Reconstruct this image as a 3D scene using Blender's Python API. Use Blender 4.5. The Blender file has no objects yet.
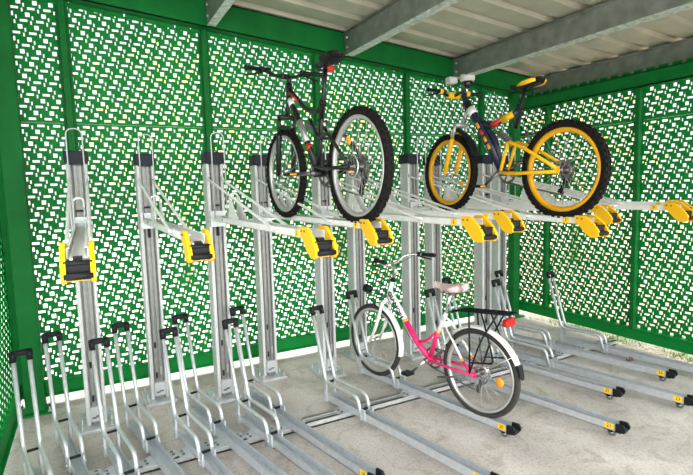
import bpy, math, random
from mathutils import Vector, Matrix
random.seed(7)
PI = math.pi
C = bpy.context.scene.collection

# ------------------------------------------------------------------ helpers
class MB:
    """collects shapes, builds ONE mesh object"""
    def __init__(s):
        s.v = []; s.f = []; s.sm = []
    def add(s, vs, fs, smooth=False, M=None):
        b = len(s.v)
        for p in vs:
            p = Vector(p)
            s.v.append(tuple(M @ p) if M is not None else tuple(p))
        for f in fs:
            s.f.append([i + b for i in f]); s.sm.append(smooth)
        return s
    def box(s, c, d, M=None):
        x, y, z = c; a, b, h = d[0]/2, d[1]/2, d[2]/2
        vs = [(x+i*a, y+j*b, z+k*h) for k in (-1, 1) for j in (-1, 1) for i in (-1, 1)]
        fs = [(0,2,3,1), (4,5,7,6), (0,1,5,4), (2,6,7,3), (0,4,6,2), (1,3,7,5)]
        return s.add(vs, fs, False, M)
    def bb(s, x0, x1, y0, y1, z0, z1, M=None):
        return s.box(((x0+x1)/2, (y0+y1)/2, (z0+z1)/2), (abs(x1-x0), abs(y1-y0), abs(z1-z0)), M)
    def cbox(s, c, d, r=.004, M=None):
        """box with chamfered vertical edges and top"""
        x, y, z = c; a, b, h = d[0]/2, d[1]/2, d[2]/2
        def ring(i, zz):
            A, B = a-i, b-i; q = max(r-i, .0005)
            return [(x-A+q,y-B,zz),(x+A-q,y-B,zz),(x+A,y-B+q,zz),(x+A,y+B-q,zz),(x+A-q,y+B,zz),(x-A+q,y+B,zz),(x-A,y+B-q,zz),(x-A,y-B+q,zz)]
        rs = [ring(r*.8, z-h), ring(0, z-h+r), ring(0, z+h-r), ring(r*.8, z+h)]
        vs = sum(rs, []); fs = []
        for k in range(3):
            for i in range(8):
                j = (i+1) % 8
                fs.append((k*8+i, k*8+j, k*8+8+j, k*8+8+i))
        fs.append(tuple(range(7,-1,-1))); fs.append(tuple(range(24,32)))
        return s.add(vs, fs, False, M)
    def prism(s, poly, o, ax, ay, n, t, M=None):
        """polygon (a,b) in the plane o+a*ax+b*ay, extruded t along n"""
        o, ax, ay, n = Vector(o), Vector(ax), Vector(ay), Vector(n).normalized()
        k = len(poly); vs = []
        for h in (0, t):
            for a, b in poly: vs.append(o + ax*a + ay*b + n*h)
        fs = [tuple(range(k-1,-1,-1)), tuple(range(k, 2*k))]
        for i in range(k):
            j = (i+1) % k
            fs.append((i, j, k+j, k+i))
        return s.add(vs, fs, False, M)
    def tube(s, pts, r, n=8, closed=False, M=None, flat=None):
        P = [Vector(p) for p in pts]; m = len(P)
        rr = r if isinstance(r, (list, tuple)) else [r]*m
        up = None; vs = []
        for i in range(m):
            if closed: t = (P[(i+1) % m] - P[i-1])
            elif i == 0: t = P[1]-P[0]
            elif i == m-1: t = P[-1]-P[-2]
            else: t = (P[i+1]-P[i]).normalized() + (P[i]-P[i-1]).normalized()
            t.normalize()
            if up is None:
                up = Vector((0,0,1)) if abs(t.z) < .9 else Vector((1,0,0))
            a = up - t*up.dot(t)
            if a.length < 1e-6: a = Vector((0,1,0)) - t*t.y
            a.normalize(); up = a; b = t.cross(a)
            fa = flat or (1, 1)
            for k in range(n):
                w = 2*PI*k/n
                vs.append(P[i] + (a*math.cos(w)*fa[0] + b*math.sin(w)*fa[1])*rr[i])
        fs = []
        for i in range(m if closed else m-1):
            j = (i+1) % m
            for k in range(n):
                l = (k+1) % n
                fs.append((i*n+k, i*n+l, j*n+l, j*n+k))
        if not closed:
            fs.append(tuple(range(n-1,-1,-1))); fs.append(tuple(range((m-1)*n, m*n)))
        return s.add(vs, fs, True, M)
    def cyl(s, a, b, r, n=16, M=None):
        return s.tube([a, b], r, n, False, M)
    def lathe(s, prof, o, ax, n=24, closed=True, M=None, smooth=True):
        """profile (radius, height) turned about the axis ax through o"""
        o, ax = Vector(o), Vector(ax).normalized()
        a = Vector((0,0,1)) if abs(ax.z) < .9 else Vector((1,0,0))
        a = (a - ax*a.dot(ax)).normalized(); b = ax.cross(a)
        k = len(prof); vs = []
        for i in range(n):
            w = 2*PI*i/n; d = a*math.cos(w) + b*math.sin(w)
            for r, h in prof: vs.append(o + d*r + ax*h)
        fs = []
        for i in range(n):
            j = (i+1) % n
            for q in range(k if closed else k-1):
                p = (q+1) % k
                fs.append((i*k+q, j*k+q, j*k+p, i*k+p))
        return s.add(vs, fs, smooth, M)
    def ball(s, c, d, n=12, m=8, M=None):
        vs = [(c[0], c[1], c[2]-d[2]/2)]; fs = []
        for i in range(1, m):
            w = PI*i/m
            for k in range(n):
                q = 2*PI*k/n
                vs.append((c[0]+d[0]/2*math.sin(w)*math.cos(q), c[1]+d[1]/2*math.sin(w)*math.sin(q), c[2]-d[2]/2*math.cos(w)))
        vs.append((c[0], c[1], c[2]+d[2]/2)); e = len(vs)-1
        for k in range(n):
            l = (k+1) % n
            fs.append((0, 1+l, 1+k)); fs.append((e, e-n+k, e-n+l))
            for i in range(m-2): fs.append((1+i*n+k, 1+i*n+l, 1+(i+1)*n+l, 1+(i+1)*n+k))
        return s.add(vs, fs, True, M)
    def mesh(s, name, mat):
        me = bpy.data.meshes.new(name)
        me.from_pydata(s.v, [], s.f)
        me.polygons.foreach_set('use_smooth', s.sm)
        me.materials.append(mat); me.update()
        return me
    def build(s, name, mat, parent=None, label=None):
        o = bpy.data.objects.new(name, s.mesh(name, mat)); C.objects.link(o)
        if parent is not None: o.parent = parent
        if label: o['label'] = label
        return o

def fillet(pts, r, n=4):
    P = [Vector(p) for p in pts]; out = [P[0]]
    for i in range(1, len(P)-1):
        a, b = P[i-1]-P[i], P[i+1]-P[i]
        q = min(r, a.length*.49, b.length*.49)
        s, e = P[i]+a.normalized()*q, P[i]+b.normalized()*q
        for k in range(n+1):
            t = k/n
            out.append(s*(1-t)**2 + P[i]*2*t*(1-t) + e*t*t)
    out.append(P[-1]); return out

def thing(name, label, cat, loc=(0,0,0), rotz=0, group=None):
    o = bpy.data.objects.new(name, None); C.objects.link(o)
    o.empty_display_size = .1
    o.location = loc; o.rotation_euler = (0, 0, rotz)
    o['label'] = label; o['category'] = cat
    if group: o['group'] = group
    return o
def tag(o, label, cat, group=None, kind=None):
    o['label'] = label; o['category'] = cat
    if group: o['group'] = group
    if kind: o['kind'] = kind
    return o
def struct(o):
    o['kind'] = 'structure'; return o
def dup(root):
    r = root.copy(); C.objects.link(r)
    for ch in list(root.children):
        c = ch.copy(); C.objects.link(c); c.parent = r
        for g in list(ch.children):
            d = g.copy(); C.objects.link(d); d.parent = c
    return r

def text_mesh(txt, size, mat, name, M, parent, depth=.0006, xs=1, bold=0.):
    cu = bpy.data.curves.new('letters', 'FONT'); cu.body = txt; cu.size = size
    cu.align_x = 'CENTER'; cu.align_y = 'CENTER'; cu.extrude = depth; cu.offset = bold
    t = bpy.data.objects.new('letters', cu); C.objects.link(t)
    bpy.context.view_layer.update()
    me = bpy.data.meshes.new_from_object(t)
    bpy.data.objects.remove(t); bpy.data.curves.remove(cu)
    me.transform(M @ Matrix.Diagonal((xs, 1, 1, 1)))
    me.materials.clear(); me.materials.append(mat)
    o = bpy.data.objects.new(name, me); C.objects.link(o); o.parent = parent
    return o

# ------------------------------------------------------------------ materials
def mat(name, col, rough=.5, metal=0., noise=0., scale=20., bump=0., col2=None, bscale=None, spec=.5):
    m = bpy.data.materials.new(name); m.use_nodes = True
    nt = m.node_tree; b = nt.nodes['Principled BSDF']
    b.inputs['Base Color'].default_value = (*col, 1)
    b.inputs['Roughness'].default_value = rough
    b.inputs['Metallic'].default_value = metal
    b.inputs['Specular IOR Level'].default_value = spec
    if noise or bump:
        tc = nt.nodes.new('ShaderNodeTexCoord')
        n = nt.nodes.new('ShaderNodeTexNoise'); n.inputs['Scale'].default_value = scale
        n.inputs['Detail'].default_value = 6
        nt.links.new(tc.outputs['Object'], n.inputs['Vector'])
        if noise:
            r = nt.nodes.new('ShaderNodeValToRGB')
            c2 = col2 or tuple(max(0, c*(1-noise)) for c in col)
            c1 = tuple(min(1, c*(1+noise*.4)) for c in col) if not col2 else col
            r.color_ramp.elements[0].position = .32; r.color_ramp.elements[1].position = .68
            r.color_ramp.elements[0].color = (*c2, 1); r.color_ramp.elements[1].color = (*c1, 1)
            nt.links.new(n.outputs['Fac'], r.inputs['Fac'])
            nt.links.new(r.outputs['Color'], b.inputs['Base Color'])
        if bump:
            n2 = n
            if bscale:
                n2 = nt.nodes.new('ShaderNodeTexNoise'); n2.inputs['Scale'].default_value = bscale
                nt.links.new(tc.outputs['Object'], n2.inputs['Vector'])
            bp = nt.nodes.new('ShaderNodeBump'); bp.inputs['Strength'].default_value = bump
            bp.inputs['Distance'].default_value = .01
            nt.links.new(n2.outputs['Fac'], bp.inputs['Height'])
            nt.links.new(bp.outputs['Normal'], b.inputs['Normal'])
    return m

GREEN = mat('green_paint', (.003, .225, .038), .6, 0, .15, 3, spec=.18)
GREEN2 = mat('green_paint_post', (.002, .15, .026), .55, 0, .2, 4, spec=.2)
GALV = mat('galvanised_steel', (.56, .585, .605), .42, .45, .12, 30)
ALU = mat('aluminium', (.56, .57, .57), .5, .12, .08, 40)
RAIL = mat('rail_metal', (.58, .605, .645), .38, .45, .1, 25)
WHITE = mat('white_powder_coat', (.80, .80, .79), .4, 0, .06, 20)
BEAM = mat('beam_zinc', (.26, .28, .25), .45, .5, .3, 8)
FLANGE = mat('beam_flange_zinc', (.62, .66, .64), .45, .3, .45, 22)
ROOF = mat('roof_sheet', (.47, .44, .35), .45, .15, .14, 5)
BLACK = mat('black_plastic', (.009, .010, .012), .5, spec=.2)
MAST = mat('mast_metal', (.24, .245, .235), .45, .5, .15, 30)
CAP = mat('cap_plastic', (.008, .012, .022), .5, spec=.25)
RUB = mat('rubber', (.012, .011, .010), .9, 0, .3, 60, spec=.15)
TAN = mat('grey_rubber', (.035, .032, .028), .85, 0, .3, 60)
YEL = mat('yellow_paint', (.86, .47, .008), .42, spec=.3)
YRIM = mat('yellow_rim_paint', (.72, .36, .010), .4, spec=.3)
YTAG = mat('yellow_plate', (.95, .60, .02), .45)
CHROME = mat('chrome', (.75, .75, .75), .22, .95)
STEEL = mat('steel_dark', (.16, .16, .16), .35, .8)
RIM = mat('rim_alloy', (.58, .58, .57), .3, .6)
SPOKE = mat('spoke_steel', (.42, .42, .42), .5, .4)
ZINC = mat('dull_zinc', (.40, .41, .41), .6, .15, .15, 25)
CASTG = mat('caster_grey', (.13, .13, .13), .6)
RED = mat('red_reflector', (.42, .012, .008), .35, spec=.3)
ORANGE = mat('amber_reflector', (.95, .36, .02), .3)
NAVY = mat('navy_paint', (.012, .018, .045), .25)
BIKEBLK = mat('black_frame_paint', (.010, .010, .011), .3, spec=.4)
SILVER = mat('silver_paint', (.45, .45, .45), .3, .6)
PINK = mat('pink_paint', (.78, .02, .16), .28)
WFRAME = mat('white_frame_paint', (.82, .82, .80), .28)
SADPINK = mat('pale_pink_vinyl', (.82, .68, .66), .5, 0, .3, 45, 0, (.74, .42, .44))
CAMW = mat('camera_white', (.75, .75, .74), .4)
GLASSK = mat('dark_dome', (.01, .01, .012), .08)
LEAF = mat('dry_leaf_brown', (.14, .075, .025), .8, 0, .4, 80)
BARK = mat('pale_bark', (.50, .48, .34), .8, 0, .3, 12)
GRASS = mat('grass_green', (.20, .34, .04), .8, 0, .4, 9)
TREE = mat('leaf_green', (.62, .64, .28), .8, 0, .5, 3, 0, (.70, .66, .38))
DRED = mat('decal_red', (.60, .03, .02), .3)
DWHT = mat('decal_white', (.75, .75, .75), .3)

def concrete():
    m = bpy.data.materials.new('concrete_floor'); m.use_nodes = True
    nt = m.node_tree; b = nt.nodes['Principled BSDF']; L = nt.links
    tc = nt.nodes.new('ShaderNodeTexCoord')
    def noise(sc, det, dist=0):
        n = nt.nodes.new('ShaderNodeTexNoise'); n.inputs['Scale'].default_value = sc
        n.inputs['Detail'].default_value = det; n.inputs['Distortion'].default_value = dist
        L.new(tc.outputs['Object'], n.inputs['Vector']); return n
    def ramp(n, p0, p1, c0, c1):
        r = nt.nodes.new('ShaderNodeValToRGB')
        r.color_ramp.elements[0].position = p0; r.color_ramp.elements[1].position = p1
        r.color_ramp.elements[0].color = c0; r.color_ramp.elements[1].color = c1
        L.new(n.outputs['Fac'], r.inputs['Fac']); return r
    a = ramp(noise(1.6, 8, .6), .3, .7, (.40, .362, .335, 1), (.61, .565, .53, 1))
    d = ramp(noise(55, 4), .30, .52, (.72, .70, .68, 1), (1, 1, 1, 1))
    e = ramp(noise(6, 6, 1.2), .33, .5, (.80, .78, .75, 1), (1, 1, 1, 1))
    def mul(x, y):
        k = nt.nodes.new('ShaderNodeMixRGB'); k.blend_type = 'MULTIPLY'; k.inputs[0].default_value = 1
        L.new(x.outputs[0], k.inputs[1]); L.new(y.outputs[0], k.inputs[2]); return k
    L.new(mul(mul(a, d), e).outputs[0], b.inputs['Base Color'])
    b.inputs['Roughness'].default_value = .75
    bp = nt.nodes.new('ShaderNodeBump'); bp.inputs['Strength'].default_value = .25; bp.inputs['Distance'].default_value = .004
    L.new(noise(90, 5).outputs['Fac'], bp.inputs['Height']); L.new(bp.outputs['Normal'], b.inputs['Normal'])
    return m
def gravel():
    m = bpy.data.materials.new('gravel'); m.use_nodes = True
    nt = m.node_tree; b = nt.nodes['Principled BSDF']; L = nt.links
    tc = nt.nodes.new('ShaderNodeTexCoord')
    v = nt.nodes.new('ShaderNodeTexVoronoi'); v.inputs['Scale'].default_value = 38
    L.new(tc.outputs['Object'], v.inputs['Vector'])
    r = nt.nodes.new('ShaderNodeValToRGB'); e = r.color_ramp.elements
    e[0].color = (.22, .16, .10, 1); e[1].color = (.52, .47, .41, 1)
    x = e.new(.5); x.color = (.36, .29, .21, 1)
    L.new(v.outputs['Color'], r.inputs['Fac']); L.new(r.outputs['Color'], b.inputs['Base Color'])
    b.inputs['Roughness'].default_value = .9
    bp = nt.nodes.new('ShaderNodeBump'); bp.inputs['Strength'].default_value = .8; bp.inputs['Distance'].default_value = .02
    L.new(v.outputs['Distance'], bp.inputs['Height']); L.new(bp.outputs['Normal'], b.inputs['Normal'])
    return m
CONC = concrete(); GRAVEL = gravel()
PAVE = mat('pale_paving', (.62, .60, .56), .8, 0, .2, 3)

# ------------------------------------------------------------------ measured plan (metres)
XR, YB = 5.08, 4.80            # right wall, back wall
XLW = -.62                     # left wall
ZB, ZT = .087, .216            # bottom band of the walls
def roofz(x): return 3.615 - .0871*x
def beamz(x): return 3.3625 - .0871*x

# ------------------------------------------------------------------ ground and floor
m = MB(); m.bb(-.66, 5.04, -3.5, 5.35, -.12, 0); struct(m.build('floor', CONC))
m = MB(); m.bb(-30, -.66, -12, 30, -.2, -.03); m.bb(-.66, 5.04, 5.35, 30, -.2, -.03); m.bb(-.66, 5.04, -12, -3.5, -.2, -.03)
g = m.build('ground_paving', PAVE); struct(g)
m = MB(); m.bb(5.04, 30, -12, 30, -.2, -.025); struct(m.build('ground_gravel', GRAVEL))
# sparse grass along the gravel under the right wall
m = MB()
for i in range(420):
    y = random.choice((3.75, 3.4, 4.05, 2.6)) + random.gauss(0, .16); x = 5.16 + abs(random.gauss(0, .12))
    h = random.uniform(.02, .06); a = random.uniform(0, 6.3); q = .006
    dx, dy = math.cos(a)*q, math.sin(a)*q
    m.add([(x-dx,y-dy,-.026),(x+dx,y+dy,-.026),(x+random.gauss(0,.015),y+random.gauss(0,.015),-.026+h)], [(0,1,2)])
tag(m.build('grass', GRASS), 'sparse yellow green grass in the gravel under the side wall', 'grass', kind='stuff')

# ------------------------------------------------------------------ perforated panels
def holes(w, z0, z1, x_first, zrows):
    """bar, square and two slots per lattice cell; rows alternate by half a period"""
    H = []; P = .1115
    for zr, ph in zrows:
        n = -2
        while True:
            x = x_first + ph*P/2 + n*P; n += 1
            if x > w + .2: break
            for cx, cz, sx, sz in ((0,0,.0515,.0195), (.0285,.0475,.0315,.0345), (.062,.025,.0108,.029), (.0495,-.014,.0108,.029)):
                a, b, c, d = x+cx-sx/2, x+cx+sx/2, zr+cz-sz/2, zr+cz+sz/2
                a, b = max(a, .034), min(b, w-.034)
                if b-a < .008 or c < z0+.004 or d > z1-.004: continue
                H.append((a, b, c, d))
    return H
def panel_mesh(w, z0, z1, rows_up, rows_dn, seam, x_first=.061, t=.003):
    """perforated sheet in local x (0..w), z, thickness along y; merged rectangles"""
    m = MB()
    for (a0, a1, rows) in ((z0, seam-.0006, rows_dn), (seam+.0006, z1, rows_up)):
        if a1 - a0 < .05: continue
        H = holes(w, a0, a1, x_first, rows)
        xs = sorted({0., w, *[round(h[0],5) for h in H], *[round(h[1],5) for h in H]})
        zs = sorted({round(a0,5), round(a1,5), *[round(h[2],5) for h in H], *[round(h[3],5) for h in H]})
        ix = {v: i for i, v in enumerate(xs)}; iz = {v: i for i, v in enumerate(zs)}
        G = [[True]*(len(xs)-1) for _ in range(len(zs)-1)]
        for a, b, c, d in H:
            for k in range(iz[round(c,5)], iz[round(d,5)]):
                row = G[k]
                for i in range(ix[round(a,5)], ix[round(b,5)]): row[i] = False
        for k in range(len(zs)-1):
            i = 0
            while i < len(xs)-1:
                if not G[k][i]: i += 1; continue
                j = i
                while j < len(xs)-1 and G[k][j]: j += 1
                e = k+1
                while e < len(zs)-1 and all(G[e][i:j]) and (i == 0 or not G[e][i-1]) and (j == len(xs)-1 or not G[e][j]): e += 1
                for r in range(k, e):
                    for q in range(i, j): G[r][q] = False
                m.bb(xs[i], xs[j], 0, t, zs[k], zs[e]); i = j
    return m
def rows(up0, dn0, pitch, zlo, zhi):
    U = [(up0 + pitch*k, k % 2) for k in range(0, 16) if up0+pitch*k < zhi+.1]
    D = [(dn0 - pitch*k, (k+1) % 2) for k in range(0, 26) if dn0-pitch*k > zlo-.1]
    return U, D

POSTS = [-.0674 + 1.1381*k for k in range(5)]         # x of the posts along the back wall
SEAM = 2.382
# back wall ---------------------------------------------------------------
m = MB()
m.bb(-.56, 5.0, YB-.02, YB+.03, ZB, ZT); m.bb(-.56, 5.0, YB-.045, YB-.02, ZB, ZB+.012); m.bb(-.56, 5.0, YB-.04, YB-.02, ZT-.01, ZT)
m.bb(-.64, -.55, YB, YB+.003, ZB, 3.5); m.bb(5.0, 5.10, YB, YB+.003, ZB, 2.96)
wall_back = struct(m.build('wall_back', GREEN))
edges = [-.56] + POSTS + [5.02]
U, D = rows(2.412, 2.356, .0965, ZT, 3.6)
for a, b in zip(edges[:-1], edges[1:]):
    zt = beamz((a+b)/2) + .10
    full = b-a > 1.0
    pm = panel_mesh(b-a, ZT-.01, zt, U, D, SEAM, .061 if a > -.3 else .0)
    o = pm.build('perforated_panel', GREEN, wall_back); o.location = (a, YB, 0)
# lip that holds the top of the sheets
m = MB()
n = 40
for i in range(n):
    x0 = -.56 + 5.56*i/n; x1 = -.56 + 5.56*(i+1)/n
    z0 = beamz(x0); z1 = beamz(x1)
    vs = [(x0,YB-.018,z0-.035),(x1-.012,YB-.018,z1-.035),(x1-.012,YB-.018,z1+.03),(x0,YB-.018,z0+.03)]
    m.add(vs + [(x,y+.008,z) for x,y,z in vs], [(0,1,2,3),(7,6,5,4),(0,4,5,1),(1,5,6,2),(2,6,7,3),(3,7,4,0)])
m.build('top_lip', GREEN, wall_back)
# right wall --------------------------------------------------------------
m = MB()
m.bb(XR-.03, XR+.02, .60, YB, ZB, ZT); m.bb(XR-.05, XR-.03, .60, YB, ZT-.01, ZT)
wall_right = struct(m.build('wall_right', GREEN))
RPOST = [4.234, 3.113, 1.992, .871]
U, D = rows(2.437, 2.351, .0985, ZT, 2.75)
re = [4.72] + RPOST
for a, b in zip(re[:-1], re[1:]):
    pm = panel_mesh(a-b, ZT-.01, 2.80, U, D, SEAM, .075)
    o = pm.build('perforated_panel', GREEN, wall_right); o.location = (XR, a, 0); o.rotation_euler = (0, 0, -PI/2)
# left wall ---------------------------------------------------------------
m = MB()
m.bb(XLW-.02, XLW+.03, 2.40, 4.80, ZB, ZT); m.bb(XLW+.03, XLW+.055, 2.40, 4.62, ZB, ZB+.012)
wall_left = struct(m.build('wall_left', GREEN))
U, D = rows(2.412, 2.356, .0965, ZT, 3.5)
for a in (3.60, 2.40):
    pm = panel_mesh(1.20, ZT-.01, 3.5, U, D, SEAM)
    o = pm.build('perforated_panel', GREEN, wall_left); o.location = (XLW, a, 0); o.rotation_euler = (0, 0, PI/2)

# posts --------------------------------------------------------------------
def post(x, y, w, d, z1, label, plate=False, bolts=True, facing='y'):
    zb = .0 if plate else ZT-.01
    m = MB(); m.cbox((0, 0, (zb+z1)/2), (w, d, z1-zb), .006)
    if not plate and facing == 'y': m.bb(-w/2-.02, w/2+.02, d/2-.006, d/2, zb, z1)
    if not plate:
        for k in range(6):
            z = .35 + k*.48
            if z > z1-.1: break
            m.cyl((0, -d/2-.004, z), (0, -d/2+.004, z), .008, 8) if facing == 'y' else m.cyl((-w/2-.004, 0, z), (-w/2+.004, 0, z), .008, 8)
    if not plate:
        sh = m.build('steel_post', GREEN2); sh.location = (x, y, 0)
        return tag(sh, label, 'post', 'green posts of the mesh walls')
    t = thing('steel_post', label, 'post', (x, y, 0), 0, 'green posts of the mesh walls')
    m.build('shaft', GREEN2, t)
    b = MB(); b.cbox((0, -.01, .008), (w+.10, d+.10, .016), .004); p = b.build('base_plate', GREEN2, t)
    for sx in (-1, 1):
        for sy in (-1, 1):
            q = MB(); c = (sx*(w/2+.03), sy*(d/2+.03)-.01)
            q.cyl((*c, .016), (*c, .055), .007, 8); q.cyl((*c, .016), (*c, .028), .014, 6); q.build('bolt', GALV, p)
    return t
plab = ['green wall post rising behind the lift column nearest the bolted corner post',
        'green wall post rising behind the third lift column from the bolted corner post',
        'green wall post rising behind the black mountain bike',
        'green wall post between the black mountain bike and the yellow one',
        'green wall post under the white dome camera, behind the yellow handlebar']
for x, l in zip(POSTS, plab): post(x, YB-.035, .055, .05, beamz(x)-.001, l)
post(-.485, 4.70, .145, .11, beamz(-.485)-.002, 'thick green corner post with a bolted base plate beside the outermost floor rack', True)
post(4.985, 4.70, .11, .10, 2.925, 'thick green post in the inner corner where both mesh walls meet', True)
rl = ['green post on the side wall, behind the rear wheel of the yellow bike',
      'green post on the side wall crossed by the farthest yellow-ended arm',
      'green post of the right wall nearest the open front']
for y, l in zip(RPOST[:2], rl): post(XR-.035, y, .05, .055, 2.705, l, facing='x')

# ------------------------------------------------------------------ roof
m = MB()
# corrugated sheet, ribs run along x, follows the fall of the roof
pro = []; y = 4.86; pitch = .333
while y > -1.7:
    for dy, dz in ((0, 0), (-.215, 0), (-.235, .038), (-.313, .038)): pro.append((y+dy, dz))
    y -= pitch
xa, xb = -1.3, 5.50
vs = []; fs = []
for xx in (xa, xb):
    for yy, dz in pro: vs.append((xx, yy, roofz(xx)+dz))
for xx in (xa, xb):
    for yy, dz in pro: vs.append((xx, yy, roofz(xx)+dz+.004))
k = len(pro)
for i in range(k-1):
    fs.append((i, i+1, k+i+1, k+i)); fs.append((2*k+i, 3*k+i, 3*k+i+1, 2*k+i+1))
m.add(vs, fs)
struct(m.build('ceiling', ROOF))
# green edge beams
def sloped_box(m, x0, x1, y0, y1, dz0, dz1):
    v = []
    for x in (x0, x1):
        for yy in (y0, y1):
            for d in (dz0, dz1): v.append((x, yy, beamz(x)+d))
    m.add(v, [(0,1,3,2),(4,6,7,5),(0,4,5,1),(2,3,7,6),(0,2,6,4),(1,5,7,3)])
m = MB(); sloped_box(m, -1.2, 5.29, 4.665, 4.685, 0, .243); sloped_box(m, -1.2, 5.29, 4.665, 4.78, 0, .010); sloped_box(m, -1.2, 5.29, 4.665, 4.78, .233, .243)
tag(m.build('edge_beam', GREEN2), 'long dark green edge beam sloping along the top of the back wall', 'beam')
m = MB(); m.bb(5.0, 5.02, .3, 4.66, 2.71, 2.852); m.bb(5.0, 5.14, .3, 4.66, 2.71, 2.72); m.bb(5.0, 5.14, .3, 4.66, 2.842, 2.852)
for i in range(33):
    yy = 4.5 - i*.125
    m.bb(5.03, 5.036, yy-.042, yy+.042, 2.852, 2.888)
tag(m.build('edge_beam', GREEN2), 'green edge beam with small toothed strip along the top of the side wall', 'beam')
# zinc roof beams: channels along y under the sheet
def roof_beam(x, label, h=.225, fl=.12, y0=-1.6, y1=4.66):
    zt = roofz(x+fl) - .004
    t = thing('roof_beam', label, 'beam', (x, 0, zt), 0, 'zinc roof beams')
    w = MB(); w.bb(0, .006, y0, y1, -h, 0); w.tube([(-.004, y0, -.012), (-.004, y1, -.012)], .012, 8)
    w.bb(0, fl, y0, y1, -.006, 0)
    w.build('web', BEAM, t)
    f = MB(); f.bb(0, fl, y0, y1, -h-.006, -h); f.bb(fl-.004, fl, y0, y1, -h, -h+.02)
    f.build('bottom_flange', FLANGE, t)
    for zz in (-h*.3, -h*.72):
        b = MB(); b.cyl((-.012, y1-.06, zz), (0, y1-.06, zz), .014, 6); b.build('bolt', GALV, t)
    return t
roof_beam(1.085, 'zinc roof beam reaching the back wall above the third lift column', .225, .075)
roof_beam(2.495, 'zinc roof beam ending above the saddle of the black mountain bike', .225, .10)
roof_beam(3.935, 'wide zinc roof beam ending above the white dome camera')
roof_beam(5.30, 'zinc roof beam running just above the green side wall beam', .27, .10, -1.6, 4.9)

# white dome camera
t = thing('dome_camera', 'white security dome camera with dark lens under the roof beam', 'camera', (4.01, 4.5, 3.045))
m = MB(); m.lathe([(.002, 0), (.085, 0), (.088, -.02), (.086, -.06), (.07, -.075), (.002, -.075)], (0,0,0), (0,0,1), 24, False); m.build('housing', CAMW, t)
m = MB(); m.lathe([(.060, -.075), (.062, -.10), (.052, -.13), (.03, -.15), (.001, -.155)], (0,0,0), (0,0,1), 20, False); m.build('lens_dome', GLASSK, t)
m = MB(); m.cbox((3.86, 4.60, 2.99), (.12, .10, .07), .012)
tag(m.build('junction_box', CAMW), 'small white junction box beside the dome camera', 'box')

# ------------------------------------------------------------------ floor rail that carries the lower racks
m = MB()
m.bb(-.55, 5.0, 3.25, 3.335, 0, .012); m.bb(-.55, 5.0, 3.25, 3.262, 0, .05); m.bb(-.55, 5.0, 3.323, 3.335, 0, .05)
m.bb(-.55, 5.0, 3.25, 3.28, .044, .05); m.bb(-.55, 5.0, 3.305, 3.335, .044, .05)
tag(m.build('base_rail', ZINC), 'long slotted metal rail on the floor under all the lower racks', 'rail')

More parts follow.
